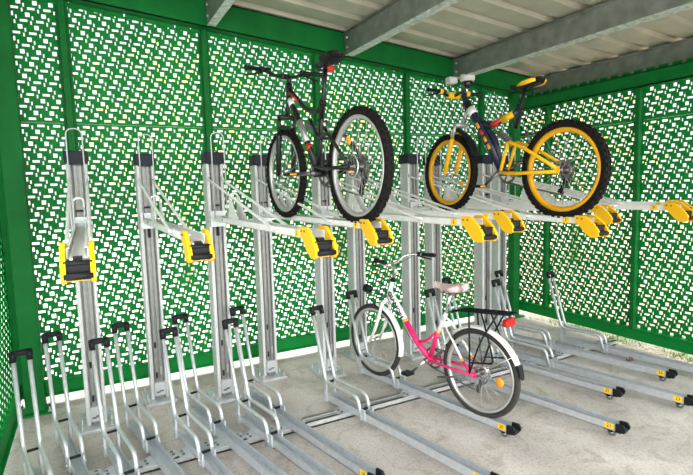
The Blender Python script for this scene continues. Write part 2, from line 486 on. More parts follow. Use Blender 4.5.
# ------------------------------------------------------------------ lower racks
RL = dict(h=(.164, .786))
def number_tag(parent, txt, M, w=.062, h=.04, size=.034):
    b = MB(); b.box((0, 0, 0), (w, h, .002), M); p = b.build('number_tag', YTAG, parent)
    if txt: text_mesh(txt, size, BLACK, 'digits', M @ Matrix.Translation((0, 0, .0012)), p, .0004)
    return p
def basis(x, y, n, o):
    M = Matrix.Identity(4)
    for i, c in enumerate((x, y, n)):
        for j in range(3): M[j][i] = c[j]
    for j in range(3): M[j][3] = o[j]
    return M
def lower_rack(yfoot):
    """local -y runs along the rail towards the camera, origin under the rear bend"""
    t = thing('floor_bike_rack', '', 'bike rack', (0,0,0), 0, 'lower bike racks on the floor')
    w = .035; L = 1.54
    m = MB(); m.bb(-w, w, -L, .04, .052, .056)
    for s in (-1, 1):
        m.bb(s*w, s*(w-.004), -L, .04, .052, .108); m.bb(s*w, s*(w-.007), -L, .04, .105, .108)
    m.bb(-.012, .012, -L, .04, .056, .062)
    m.build('wheel_rail', RAIL, t)
    for s in (-1, 1):
        f = MB()
        pts = fillet([(s*.044, .164, .775), (s*.044, .0, .214), (s*.044, -.405, .214), (s*.044, -.447, .05)], .05, 5)
        f.tube(pts, .0135, 10); f.build('side_tube', GALV, t)
    for s in (-1, 1):
        p = MB()
        p.bb(s*.036, s*.050, -.005, .030, .045, .212)
        p.cyl((s*.05, .012, .12), (s*.055, .012, .12), .008, 8)
        p.build('side_bracket', GALV, t)
        p = MB(); p.bb(s*.036, s*.046, -.482, -.418, .048, .135); p.cyl((s*.046, -.45, .085), (s*.060, -.45, .085), .007, 8); p.build('front_bracket', GALV, t)
    m = MB(); m.cbox((0, .163, .786), (.10, .034, .032), .008); m.tube([(-.05, .163, .790), (.05, .163, .790)], .019, 10)
    for s in (-1, 1): m.tube([(s*.046, .170, .803), (s*.045, .164, .778), (s*.045, .152, .735)], [.018, .021, .0195], 10)
    m.build('handle_grip', BLACK, t)
    m = MB(); m.cyl((-.044, .008, .2), (.044, .008, .2), .009, 8); m.build('rear_stop', BLACK, t)
    m = MB(); m.box((0, -.425, .116), (.07, .018, .012)); m.build('front_stop', BLACK, t)
    # plate bolted to the floor rail
    m = MB()
    for s in (-1, 1):
        m.prism([(s*.036, -.075), (s*.115, -.04), (s*.115, .04), (s*.036, .075)][::s], (0, yfoot, .050), (1,0,0), (0,1,0), (0,0,1), .006)
    m.bb(-.036, .036, yfoot-.075, yfoot+.075, .046, .052)
    m.build('mounting_plate', GALV, t)
    for s in (-1, 1):
        for dy in (-.020, .022):
            b = MB(); b.cyl((s*.085, yfoot+dy, .054), (s*.085, yfoot+dy, .062), .010, 8); b.build('bolt', STEEL, t)
    # end stop
    m = MB()
    m.prism([(0, .050), (.03, .050), (.062, .064), (.068, .088), (.05, .112), (.0, .110)], (-.042, -L+.01, 0), (0,-1,0), (0,0,1), (1,0,0), .016)
    m.prism([(0, .050), (.03, .050), (.062, .064), (.068, .088), (.05, .112), (.0, .110)], (.026, -L+.01, 0), (0,-1,0), (0,0,1), (1,0,0), .016)
    m.bb(-.03, .03, -L-.045, -L-.028, .052, .078)
    m.build('end_cap', BLACK, t)
    # caster
    m = MB(); m.bb(-.024, .024, -1.520, -1.445, .044, .052)
    for s in (-1, 1): m.prism([(0, .050), (.070, .050), (.052, .030), (.040, .030)], (s*.016-.002, -1.448, 0), (0,-1,0), (0,0,1), (1,0,0), .004)
    k = m.build('caster', BLACK, t)
    m = MB(); m.lathe([(.006, -.011), (.022, -.011), (.0285, -.007), (.0285, .007), (.022, .011), (.006, .011)], (0, -1.495, .0286), (1,0,0), 20); cw = m.build('caster_wheel', CASTG, k)
    m = MB(); m.cyl((-.013, -1.495, .0286), (.013, -1.495, .0286), .012, 12); m.build('axle_cap', RIM, k)
    return t
def tag_for(t, n):
    number_tag(t, str(n), basis((0,-1,0), (0,0,1), (-1,0,0), (-.0365, -1.488, .082)))
TH = .1917
LX = {11:(-.4052,0), 12:(-.2543,.005), 13:(.0396,.0176), 14:(.1961,.0079), 15:(.4912,.0147), 16:(.6373,-.0089), 17:(.9422,.0026), 18:(1.0967,.0013),
      19:(1.6685,.0141), 20:(2.2014,-.0073), 21:(2.8451,-.008), 22:(3.3482,-.0236), 23:(3.6859,-.0048), 24:(4.0942,-.0148), 25:(4.4868,.004)}
LLAB = {11:'empty floor bike rack with its handle in front of the bolted corner post',
 12:'empty floor bike rack between the bolted corner post and the first lift column',
 13:'empty floor bike rack whose handle overlaps the lift column nearest the corner post',
 14:'empty floor bike rack between the first and second lift columns, handle further back',
 15:'empty floor bike rack past the second lift column, nearer of its two close handles',
 16:'empty floor bike rack before the third lift column, farther of two close handles',
 17:'empty floor bike rack just past the third lift column, nearer of two close handles',
 18:'empty floor bike rack before the fourth lift column, farther of two close handles',
 19:'empty floor bike rack with tag 19, handle in front of the fifth lift column',
 20:'floor bike rack with tag 20 holding the pink and white bicycle',
 21:'empty floor bike rack with tag 21, rail passing behind the pink bicycle',
 22:'empty floor bike rack with tag 22, handle hidden behind the pink bicycle saddle',
 23:'empty floor bike rack tagged 23, nearer of two handles beyond the red rear light',
 24:'empty floor bike rack tagged 24, farther of two handles, dry leaf on its rail',
 25:'empty floor bike rack nearest the side wall with the gravel strip'}
protos = {}
for n, (x, da) in LX.items():
    odd = n % 2
    Y = 3.5232 if odd else 3.8904
    a = TH - da
    if odd not in protos:
        r = protos[odd] = lower_rack(-(Y-3.2925)/math.cos(TH))
    else:
        r = None
    protos.setdefault(('spots', odd), []).append((n, x, Y, a))
for odd in (1, 0):
    for i, (n, x, Y, a) in enumerate(protos[('spots', odd)]):
        r = protos[odd] if i == 0 else dup(protos[odd])
        r.location = (x, Y, 0); r.rotation_euler = (0, 0, a); r['label'] = LLAB[n]
        protos[('r', n)] = r
for n in LX: tag_for(protos[('r', n)], n)

# dried leaf lying on the rail of rack 24
m = MB()
for k in range(7):
    a = k*.9; r = random.uniform(.025, .045); c = Vector((0,0,.0))
    p1 = Vector((math.cos(a)*r, math.sin(a)*r, random.uniform(.005,.04))); p2 = Vector((math.cos(a+.7)*r*.8, math.sin(a+.7)*r*.8, random.uniform(.0,.05)))
    m.add([c, p1, p2, c+Vector((0,0,.003)), p1+Vector((0,0,.003)), p2+Vector((0,0,.003))], [(0,2,1),(3,4,5),(0,1,4,3),(1,2,5,4),(2,0,3,5)])
m.tube([(0,0,.004), (.03,.01,.03), (.05,.02,.02)], .003, 6)
o = m.build('dry_leaf', LEAF); o.location = (4.345, 2.70, 0.108); tag(o, 'crumpled brown dry leaf lying on the rail of the rack tagged 24', 'leaf')

# ------------------------------------------------------------------ upper lift racks
def column_profile():
    return [(-.070,-.005),(-.066,-.010),(-.044,-.010),(-.040,-.004),(-.040,.040),(.046,.040),(.046,-.004),(.050,-.010),(.066,-.010),(.070,-.005),(.070,.125),(-.070,.125)]
def upper_rack(zd=0.):
    """origin on the floor under the front face of the column; local -y towards the camera; zd = drop of the arm end"""
    t = thing('bike_lift_rack', '', 'bike lift', (0,0,0), 0, 'upper bike lift racks')
    m = b = MB(); m.cbox((0, .06, .012), (.25, .36, .024), .005)
    for sx in (-.1, .1):
        for y in (-.09, .03, .20):
            b.cyl((sx, y, .024), (sx, y, .06), .006, 8); b.cyl((sx, y, .024), (sx, y, .036), .013, 6)
    m.build('base_plate', GALV, t)
    m = MB(); m.prism(column_profile(), (0,0,.024), (1,0,0), (0,1,0), (0,0,1), 1.99)
    col = m.build('column', ALU, t)
    m = MB(); m.prism([(-.031,.006),(-.022,.001),(-.004,.001),(-.004,.016),(.010,.016),(.010,.001),(.030,.001),(.037,.006),(.037,.041),(-.031,.041)], (0,0,.024), (1,0,0), (0,1,0), (0,0,1), 1.98)
    m.build('inner_mast', MAST, t)
    for z in (.225, .49):
        b = MB(); b.box((-.014, .0, z), (.015, .006, .05)); b.build('slot', BLACK, col)
    b = MB(); b.box((.024, .000, .26), (.018, .003, .07)); b.build('paper_label', SILVER, col)
    m = MB(); m.cbox((0, .055, 2.055), (.155, .165, .095), .006); m.bb(-.05, .05, -.035, -.02, 2.0, 2.02); m.build('column_cap', CAP, t)
    m = MB(); m.cbox((.004, -.002, .11), (.095, .06, .115), .004); mb = m.build('locking_box', GALV, t)
    b = MB(); b.box((-.015, -.034, .085), (.03, .006, .012)); b.box((.012, -.034, .095), (.03, .006, .012)); b.build('catch', STEEL, mb)
    # carriage where the arm is hung
    m = MB(); m.bb(-.062, .062, -.05, -.008, 1.49, 1.62); m.cyl((-.085, -.03, 1.545), (.085, -.03, 1.545), .014, 10)
    m.build('carriage', GALV, t)
    m = MB(); m.box((0, -.012, 1.45), (.022, .02, .075)); m.build('carriage_stop', BLACK, t)
    m = MB(); m.box((.0, -.02, 1.665), (.05, .02, .014)); m.build('carriage_latch', BLACK, t)
    # arm: a U channel
    L = 2.02; w = .038
    def zz(y): return zd*min(1, max(0, -y/L))
    m = MB()
    def sl(x0, x1, z0, z1):
        v = []
        for y in (-.04, -L):
            for x in (x0, x1):
                for z in (z0, z1): v.append((x, y, z+zz(y)))
        m.add(v, [(0,1,3,2),(4,6,7,5),(0,4,5,1),(2,3,7,6),(0,2,6,4),(1,5,7,3)])
    sl(-w, w, 1.537, 1.541); sl(-w, -w+.004, 1.537, 1.580); sl(w-.004, w, 1.537, 1.580); sl(-w, -w+.012, 1.576, 1.580); sl(w-.012, w, 1.576, 1.580); sl(-.026, -.022, 1.541, 1.550); sl(.022, .026, 1.541, 1.550)
    arm = m.build('wheel_arm', WHITE, t)
    for y in (-1.52, -.35):
        for s in (-1, 1):
            b = MB(); b.cyl((s*w, y, 1.560+zz(y)), (s*(w+.004), y, 1.560+zz(y)), .008, 8); b.build('rivet', STEEL, arm)
    for s in (-1, 1):
        m = MB(); m.tube([(s*.056, -.012, 1.895), (s*.056, -.03, 1.875), (s*.048, -1.50, 1.570+zz(-1.5)), (s*.048, -1.56, 1.566+zz(-1.56))], .0095, 8)
        m.build('strut', WHITE, t)
    m = MB(); m.tube(fillet([(-.050, -.16, 1.56), (-.050, -.15, 2.245), (.050, -.15, 2.245), (.050, -.16, 1.56)], .05, 6), .0048, 8)
    m.build('wheel_hoop', GALV, t)
    m = MB()
    for s in (-1, 1):
        m.prism([(-.50, 1.56), (-.54, 1.72), (-.56, 1.745), (-.60, 1.735), (-.66, 1.66), (-.80, 1.56)], (s*.030-.002, 0, 0), (0,1,0), (0,0,1), (1,0,0), .004)
    m.tube(fillet([(-.030, -.555, 1.70), (-.030, -.56, 1.76), (.030, -.56, 1.76), (.030, -.555, 1.70)], .03, 5), .006, 8)
    m.build('wheel_clamp', WHITE, t)
    # yellow end
    br = MB()
    pl = [(-1.945, 1.556), (-1.942, 1.592), (-1.952, 1.597), (-2.015, 1.597), (-2.085, 1.545), (-2.118, 1.500), (-2.118, 1.470), (-2.095, 1.455), (-2.06, 1.457), (-2.02, 1.485), (-1.975, 1.535)]
    for s in (-1, 1):
        br.prism([(a, z+zd) for a, z in pl], ((.058 if s > 0 else -.040)-.018, 0, 0), (0,1,0), (0,0,1), (1,0,0), .018)
    br.bb(-.052, .052, -2.075, -2.06, 1.458+zd, 1.470+zd)
    e = br.build('end_bracket', YEL, t)
    g = MB(); g.cyl((-.048, -2.085, 1.526+zd), (.048, -2.085, 1.526+zd), .012, 10); g.cyl((-.048, -2.108, 1.482+zd), (.048, -2.108, 1.482+zd), .015, 10)
    g.box((0, -2.088, 1.503+zd), (.094, .012, .034)); g.bb(-.016, .016, -2.06, -2.03, 1.52+zd, 1.548+zd)
    g.build('pull_grip', BLACK, e)
    g = MB()
    for s in (-1, 1):
        for y, z in ((-1.965, 1.577), (-2.0, 1.577)):
            g = MB(); g.cyl((s*.057, y, z+zd), (s*.062, y, z+zd), .006, 8); g.build('rivet', STEEL, e)
    return t
ULAB = {1:'bike lift column nearest the bolted corner post, arm pointing straight at the viewer',
 2:'bike lift column second from the bolted corner post, empty foreshortened arm',
 3:'bike lift column third from the bolted corner post, empty arm ending below the black bike',
 4:'grey bike lift column carrying the black mountain bike on its arm',
 5:'bike lift column behind the rack tagged 19, its yellow end nearer of two',
 6:'bike lift column behind the pink bicycle front wheel, farther of two close yellow ends',
 7:'grey bike lift column carrying the blue and yellow mountain bike on its arm',
 8:'bike lift column beyond the one holding the yellow bike, arm ending behind its wheel',
 9:'bike lift column whose long empty arm crosses the post of the side wall',
 10:'bike lift column nearest the inner wall corner, arm mostly hidden by others'}
proto = upper_rack(); lowp = upper_rack(-.045)
used = False
UR = {}
for n in range(1, 11):
    near = n % 2; k = (n-1)//2
    x = (-.042 if near else .4486) + k; Y = 4.135 if near else 4.387
    if n == 7: r = lowp
    elif not used: r = proto; used = True
    else: r = dup(proto)
    r.location = (x, Y, 0); r['label'] = ULAB[n]; UR[n] = r
    if n in (4, 7): r.rotation_euler = (0, 0, -.009)
for n, r in UR.items():
    zd = -.043 if n == 7 else 0
    number_tag(r, str(n), basis((0,-1,0), (0,0,1), (-1,0,0), (-.0395, -1.86, 1.5585+zd)), .05, .038, .032)

# ------------------------------------------------------------------ bicycles
def ring_pts(R, n, o=(0,0,0)):
    return [(o[0]+R*math.cos(2*PI*i/n), o[1], o[2]+R*math.sin(2*PI*i/n)) for i in range(n)]
def wheel(parent, name, cx, R, tw, tirem, rimm, knobs, M=None, rear=False, rim_depth=.022, wall=None, spoke_m=None):
    """wheel with its axle along y, centre (cx, 0, R); M moves every part (steering)"""
    c = (cx, 0, R); ax = (0, 1, 0)
    ri = R - tw*1.02                                   # where tyre meets rim
    m = MB(); h = tw*.36
    m.lathe([(ri+.004, -h), (ri+.004, -h+.004), (ri-.008, 0), (ri+.004, h-.004), (ri+.004, h), (ri-rim_depth*.6, h), (ri-rim_depth, 0), (ri-rim_depth*.6, -h)], c, ax, 56, True, M)
    w = m.build(name, rimm, parent)
    t = MB(); pr = []
    rt = tw*.5
    for i in range(12):
        q = 2*PI*i/12
        pr.append((ri + tw*.48 + math.cos(q)*tw*.52, math.sin(q)*rt))
    t.lathe(pr, c, ax, 64, True, M)
    if knobs:
        nk = 44
        for i in range(nk):
            for yy, off, sz, rr in ((-.013, 0, .018, .0), (.013, .5, .018, .0), (-.026, .5, .014, -.010), (.026, 0, .014, -.010)):
                q = 2*PI*(i+off)/nk
                K = Matrix.Translation((cx, 0, R)) @ Matrix.Rotation(-q, 4, 'Y')
                if M is not None: K = M @ K
                t.box((R-.002+rr, yy*tw/.055, 0), (.010, sz*.8, .024), K)
    t.build('tire', tirem, w)
    s = MB(); hub = .022; n = 32
    for i in range(n):
        a = 2*PI*i/n; side = 1 if i % 2 else -1
        b = a + (.32 if (i//2) % 2 else -.32)
        p = (cx + hub*math.cos(b*1.0+.8*side*0), side*.03, R + hub*math.sin(b))
        e = (cx + (ri-rim_depth)*math.cos(a), side*.004, R + (ri-rim_depth)*math.sin(a))
        s.tube([p, e], .0013, 4, False, M)
    s.build('spokes', spoke_m or SPOKE, w)
    hb = MB(); hb.lathe([(.006, -.06), (.011, -.055), (.011, -.036), (.024, -.034), (.024, -.028), (.013, -.024), (.013, .024), (.024, .028), (.024, .034), (.011, .036), (.011, .055), (.006, .06)], c, ax, 16, False, M)
    hb.build('hub', STEEL if rear else CHROME, w)
    return w
def gear(m, c, R, t, n, M=None):
    m.lathe([(R*.82, -t/2), (R*.96, -t/2), (R*.96, t/2), (R*.82, t/2)], c, (0,1,0), 32, True, M)
    for i in range(n):
        q = 2*PI*i/n
        K = Matrix.Translation(c) @ Matrix.Rotation(-q, 4, 'Y')
        m.box((R*.98, 0, 0), (R*.10+.004, t, 2*PI*R/n*.5), K)
def drivetrain(parent, R, bb, crank_ang, dark, side=-1, pref=True):
    """chain side is the right side (local -y)"""
    y = side*.045
    m = MB()
    for k in range(6): gear(m, (0, side*(.034+.0045*k), R), .062-.007*k if k else .064, .003, 20)
    m.lathe([(.008, -.004), (.052, -.004), (.052, .004), (.008, .004)], (0, side*.032, R), (0,1,0), 24)
    m.build('cassette', CHROME if not dark else STEEL, parent)
    m = MB(); gear(m, (bb[0], y, bb[1]), .085, .004, 34)
    for i in range(5):
        q = 2*PI*i/5; m.tube([(bb[0], y, bb[1]), (bb[0]+.075*math.cos(q), y, bb[1]+.075*math.sin(q))], .006, 6)
    m.cyl((bb[0], -.06, bb[1]), (bb[0], .06, bb[1]), .02, 14)
    cs = m.build('crankset', STEEL, parent)
    for s in (-1, 1):
        a = crank_ang + (0 if s > 0 else PI)
        e = (bb[0]+.168*math.cos(a), s*.085, bb[1]+.168*math.sin(a))
        k = MB(); k.tube([(bb[0], s*.062, bb[1]), (e[0], s*.075, e[2])], [.016, .011], 10, flat=(1.0, .7)); ko = k.build('crank_arm', STEEL if dark else CHROME, cs)
        k = MB(); k.cbox((e[0], s*.130, e[2]), (.085, .085, .022), .008); k.cyl((e[0], s*.07, e[2]), (e[0], s*.17, e[2]), .007, 8)
        po = k.build('pedal', BLACK, cs)
        if not pref: continue
        k = MB(); k.box((e[0]+.0435, s*.130, e[2]), (.003, .05, .012)); k.box((e[0]-.0435, s*.130, e[2]), (.003, .05, .012)); k.build('pedal_reflector', ORANGE, cs)
    # rear derailleur and chain
    m = MB()
    m.tube([(.01, y-.012*side, R-.02), (.02, y+side*.008, R-.06), (-.01, y, R-.085)], .012, 8)
    m.prism([(-.012, -.07), (.022, -.07), (.06, -.155), (.036, -.168)], (0, y-.008, R), (1,0,0), (0,0,1), (0,1,0), .016)
    gear(m, (.006, y, R-.082), .024, .004, 10); gear(m, (.044, y, R-.152), .024, .004, 10)
    m.build('rear_derailleur', BLACK if dark else STEEL, parent)
    m = MB(); r = .055
    m.tube([(bb[0], y, bb[1]+.085), (.0, y, R+r)], .005, 6, flat=(1.1, .7))
    m.tube([(bb[0], y, bb[1]-.085), (.05, y, R-.17), (.025, y, R-.15), (.02, y, R-.10), (-.02, y, R-.09), (-.05, y, R-.03)], .005, 6, flat=(1.1, .7))
    m.build('chain', STEEL, parent)
def saddle_mb(m, nose, tail, z, w, thick, seat_x):
    """upholstered saddle along x from tail to nose"""
    n = 14; sec = []; L = nose-tail
    for i in range(n):
        t = i/(n-1); x = tail + L*t
        ww = w*(1-.0*t) * (.55+.45*math.sin(min(1, t/.22)*PI/2)) if t < .3 else w*max(.24, 1 - (t-.3)/.45*.72) if t < .75 else w*.26*(1-.45*((t-.75)/.25)**3)
        hh = thick*(.9 if t < .4 else .75); dz = .018*(1-t)**2 - .012*math.sin(t*PI) + .004*t
        sec.append((x, ww/2, hh, z+dz))
    vs = []; K = 10
    for x, a, h, zz in sec:
        for k in range(K):
            q = 2*PI*k/K; c, s_ = math.cos(q), math.sin(q)
            vs.append((x, a*(abs(c)**.7)*(1 if c >= 0 else -1), zz + (h*.35*s_ if s_ > 0 else h*.65*s_*(.9 if abs(c) > .3 else .6))))
    fs = []
    for i in range(n-1):
        for k in range(K):
            l = (k+1) % K
            fs.append((i*K+k, i*K+l, (i+1)*K+l, (i+1)*K+k))
    fs.append(tuple(range(K))); fs.append(tuple(range((n-1)*K, n*K))[::-1])
    m.add(vs, fs, True)
def place(t, a, b, R, tilt=0.):
    """a, b: axle positions of the rear and front wheel in the world"""
    ang = math.atan2(b[1]-a[1], b[0]-a[0])
    t.location = (a[0], a[1], a[2]-R); t.rotation_euler = (0, -tilt, ang)
def steer(px, pz, tilt_ang, ang):
    """rotation about the steering axis through (px, pz)"""
    ax = Vector((-math.sin(tilt_ang), 0, math.cos(tilt_ang)))
    return Matrix.Translation((px, 0, pz)) @ Matrix.Rotation(ang, 4, ax) @ Matrix.Translation((-px, 0, -pz))
def tr(M, pts): return [tuple(M @ Vector(p)) for p in pts]

def handlebar(t, M, c, half, rise, back, gripm, barm, name='handlebar', gl=.12, stem=None, levers=True, rise_y=.07):
    """c = clamp centre; bar along y"""
    cx, cz = c
    pts = fillet([(cx-back, -half, cz+rise), (cx-back*.5, -half+.14, cz+rise), (cx, -rise_y, cz), (cx, rise_y, cz), (cx-back*.5, half-.14, cz+rise), (cx-back, half, cz+rise)], .06, 4)
    m = MB(); m.tube(tr(M, pts), .0115, 10); h = m.build(name, barm, t)
    for s in (-1, 1):
        e = Vector((cx-back, s*half, cz+rise)); i = Vector((cx-back*.5, s*(half-.14), cz+rise)); d = (i-e).normalized()
        g = MB(); g.tube(tr(M, [e, e+d*.012, e+d*.02, e+d*gl]), [.017, .019, .0165, .016], 10); g.build('grip', gripm, h)
        if levers:
            k = MB(); q = e + d*(gl+.025)
            k.tube(tr(M, [q-d*.02, q+d*.02]), .019, 10)
            k.tube(tr(M, [q, q+Vector((.028, 0, -.012)), q+Vector((.04, s*.07, -.03)), q+Vector((.045, s*.12, -.038))]), [.010, .009, .007, .006], 8)
            k.tube(tr(M, [q+d*.03, q+d*.05]), .022, 10)
            k.build('brake_lever', BLACK, h)
    return h

def mtb(label, spec):
    s = spec; R = .338; wb = s['wb']
    t = thing('mountain_bike', label, 'bicycle', (0,0,0), 0)
    Mst = steer(s['head'][1][0], R+s['head'][1][1], .30, s['steer'])
    Z = lambda p, y=0.: (p[0], y, R+p[1])
    tm, rm = s['tire'], s['rim']
    rw = wheel(t, 'rear_wheel', 0, R, s['tw'], tm, rm, True, None, True, s.get('rimd', .022))
    fw = wheel(t, 'front_wheel', wb, R, s['tw'], tm, rm, True, Mst, False, s.get('rimd', .022))
    for w_, cx, M in ((rw, 0, None), (fw, wb, Mst)):
        k = MB(); a = s['refl'][0 if w_ is rw else 1]
        if a is None: continue
        K = Matrix.Translation((cx, 0, R)) @ Matrix.Rotation(-a, 4, 'Y')
        if M is not None: K = M @ K
        k.cbox((.19, .0, 0), (.055, .014, .036), .010, K); k.build('spoke_reflector', ORANGE, w_)
    if s.get('disc'):
        k = MB(); k.lathe([(.05, -.001), (.075, -.001), (.075, .001), (.05, .001)], (0, .042, R), (0,1,0), 32); k.build('brake_disc', CHROME, rw)
    # main frame
    fr = s['frame']; m = MB(); H0, H1 = s['head']
    m.tube([Z(H0), Z(H1)], .023, 12)
    for pts, r in s['tubes']: m.tube(fillet([Z(p) for p in pts], .05, 3), r, 12, flat=s.get('flat', (1, .8)))
    m.cyl(Z(s['bb'], -.036), Z(s['bb'], .036), .026, 14)
    frame = m.build('frame', fr, t)
    for pts, r, mm, *yo in s['decals']:
        for q in ((-1, 1) if yo else (1,)):
            k = MB(); k.tube([Z(p, q*(yo[0] if yo else 0)) for p in pts], r, 12, flat=s.get('flat', (1, .8))); k.build('decal', mm, frame)
    # swing arm
    m = MB()
    for sd in (-1, 1):
        for pts, r in s['stays']: m.tube(fillet([(p[0], sd*p[2], R+p[1]) for p in pts], .04, 3), r, 10)
        m.cbox((0, sd*.066, R), (.045, .006, .05), .004)
    for a, b in s['bridges']: m.tube([Z(a, -b), Z(a, b)], .009, 8)
    m.build('swing_arm', s['swing'], t)
    m = MB(); a, b = Vector(Z(s['shock'][0])), Vector(Z(s['shock'][1]))
    m.tube([a, b], .012, 10); d = (b-a); n = 60; pts = []
    u = d.normalized(); v = Vector((0,1,0)); w = u.cross(v)
    for i in range(n): q = i/n*2*PI*6; pts.append(a + d*(.1+.8*i/n) + (v*math.cos(q) + w*math.sin(q))*.022)
    m.tube(pts, .005, 6); m.build('shock_spring', s['spring'], t)
    # seat post and saddle
    m = MB(); m.tube([Z(s['post'][0]), Z(s['post'][1])], .0145, 12); m.build('seat_post', s['postm'], t)
    k = MB(); c = Vector(Z(s['clamp'])); dv = (Vector(Z(s['post'][1]))-Vector(Z(s['post'][0]))).normalized(); k.tube([c-dv*.016, c+dv*.016], .024, 12); k.cyl(c+Vector((0,0,0)), c+Vector((-.03, .035, 0)), .005, 6); k.build('seat_clamp', BLACK, t)
    m = MB(); sx, sz = s['saddle']; saddle_mb(m, sx+.145, sx-.13, R+sz, .165, .055, sx)
    m.tube([(sx-.09, .03, R+sz-.03), (sx-.03, .022, R+sz-.05), (sx+.06, .022, R+sz-.05), (sx+.12, .012, R+sz-.025)], .004, 6)
    m.tube([(sx-.09, -.03, R+sz-.03), (sx-.03, -.022, R+sz-.05), (sx+.06, -.022, R+sz-.05), (sx+.12, -.012, R+sz-.025)], .004, 6)
    sd = m.build('saddle', BLACK, t)
    if s.get('sadside'):
        k = MB()
        for q in (-1, 1): k.tube([(sx-.125, q*.055, R+sz+.008), (sx-.09, q*.079, R+sz+.002), (sx-.02, q*.077, R+sz-.006), (sx+.05, q*.042, R+sz-.008)], [.012, .017, .016, .008], 8, flat=(1, .45))
        k.build('saddle_side_panel', s['sadside'], sd)
    if s.get('lamp'):
        k = MB(); k.cbox((sx-.05, 0, R+sz-.062), (.02, .045, .036), .006); k.build('rear_reflector', RED, t)
    # fork
    m = MB(); ft = s['fork']
    cr = Z(ft['crown'])
    ch = MB()
    ch.tube(tr(Mst, [Z(H1), cr]), .016, 10); ch.tube(tr(Mst, [(cr[0], -.062, cr[2]), (cr[0], .062, cr[2])]), .019, 10)
    ax = Vector((wb, 0, R))
    for q in (-1, 1):
        top = Vector((cr[0], q*.062, cr[2]+.01)); bot = Vector((wb-.012, q*.062, R))
        mid = top.lerp(bot, .32)
        ch.tube(tr(Mst, [top, mid]), .014, 10)
    fk = ch.build('fork', ft['stan'], t)
    for q in (-1, 1):
        top = Vector((cr[0], q*.062, cr[2]+.01)); bot = Vector((wb-.012, q*.062, R))
        mid = top.lerp(bot, .30)
        k = MB(); k.tube(tr(Mst, [mid, mid.lerp(bot, .08), bot, bot+Vector((.014, 0, -.012))]), [.020, .022, .0195, .013], 12); k.build('fork_leg', ft['low'], fk)
    if ft.get('arch'):
        p = Vector((cr[0], 0, cr[2])).lerp(Vector((wb-.012, 0, R)), .30)
        k = MB(); k.tube(tr(Mst, fillet([(p.x, -.062, p.z), (p.x+.03, -.055, p.z+.06), (p.x+.03, .055, p.z+.06), (p.x, .062, p.z)], .03, 3)), .011, 8); k.build('fork_brace', ft['low'], fk)
    if s.get('fender'):
        k = MB(); pts = []
        vs = []; n = 12
        for i in range(n):
            a = s['fender'][0] + (s['fender'][1]-s['fender'][0])*i/(n-1); rr = R+.035+.02*(i/(n-1))
            for yy, dr in ((-.045, -.014), (-.02, 0), (.02, 0), (.045, -.014)): vs.append((wb+(rr+dr)*math.cos(a), yy, R+(rr+dr)*math.sin(a)))
            for yy, dr in ((.045, -.017), (.02, -.004), (-.02, -.004), (-.045, -.017)): vs.append((wb+(rr+dr)*math.cos(a), yy, R+(rr+dr)*math.sin(a)))
        fs = []
        for i in range(n-1):
            for j in range(8): l = (j+1) % 8; fs.append((i*8+j, i*8+l, (i+1)*8+l, (i+1)*8+j))
        fs += [tuple(range(8)), tuple(range((n-1)*8, n*8))[::-1]]
        k.add(tr(Mst, vs), fs, False); k.build('front_mudguard', BLACK, t)
    # stem, bar
    st = Z(s['stem']); m = MB(); m.tube(tr(Mst, [Z(H0), (H0[0]-.004, 0, R+H0[1]+.03), (st[0], 0, st[2])]), .016, 10); m.tube(tr(Mst, [(st[0], -.03, st[2]), (st[0], .03, st[2])]), .022, 10)
    m.build('stem', s['stemm'], t)
    h = handlebar(t, Mst, (st[0], st[2]), s['half'], s['rise'], .03, s['grip'], BLACK)
    if s.get('barpad'):
        k = MB(); k.tube(tr(Mst, [(st[0], -.06, st[2]+.004), (st[0], .06, st[2]+.004)]), .028, 10); k.build('bar_pad', s['barpad'], h)
        for q in (-1, 1):
            k = MB(); k.tube(tr(Mst, [(st[0]-.012, q*(s['half']-.17), st[2]+s['rise']), (st[0]-.014, q*(s['half']-.135), st[2]+s['rise'])]), .022, 10); k.build('shifter_ring', s['barpad'], h)
    # cables
    m = MB(); m.tube(fillet([Vector((st[0]+.02, .12, st[2]+s['rise'])), Vector((st[0]+.12, .06, st[2]-.02)), Vector((H1[0]+.06, .03, R+H1[1])), Vector(Z(s['bb'], .03))], .1, 4), .003, 5)
    m.tube(fillet([Vector((st[0]+.02, -.12, st[2]+s['rise'])), Vector((st[0]+.11, -.04, st[2]-.04)), Vector((cr[0]+.05, 0.02, cr[2]))], .1, 4), .003, 5)
    m.build('cable', BLACK, t)
    # brakes
    for q in (-1, 1):
        m = MB(); m.tube([(s['brake'][0], q*.045, R+s['brake'][1]), (s['brake'][0]+.03, q*.05, R+s['brake'][1]+.08)], .009, 8); m.build('rear_brake_arm', STEEL, t)
    drivetrain(t, R, (s['bb'][0], R+s['bb'][1]), s['crank'], True)
    return t, R

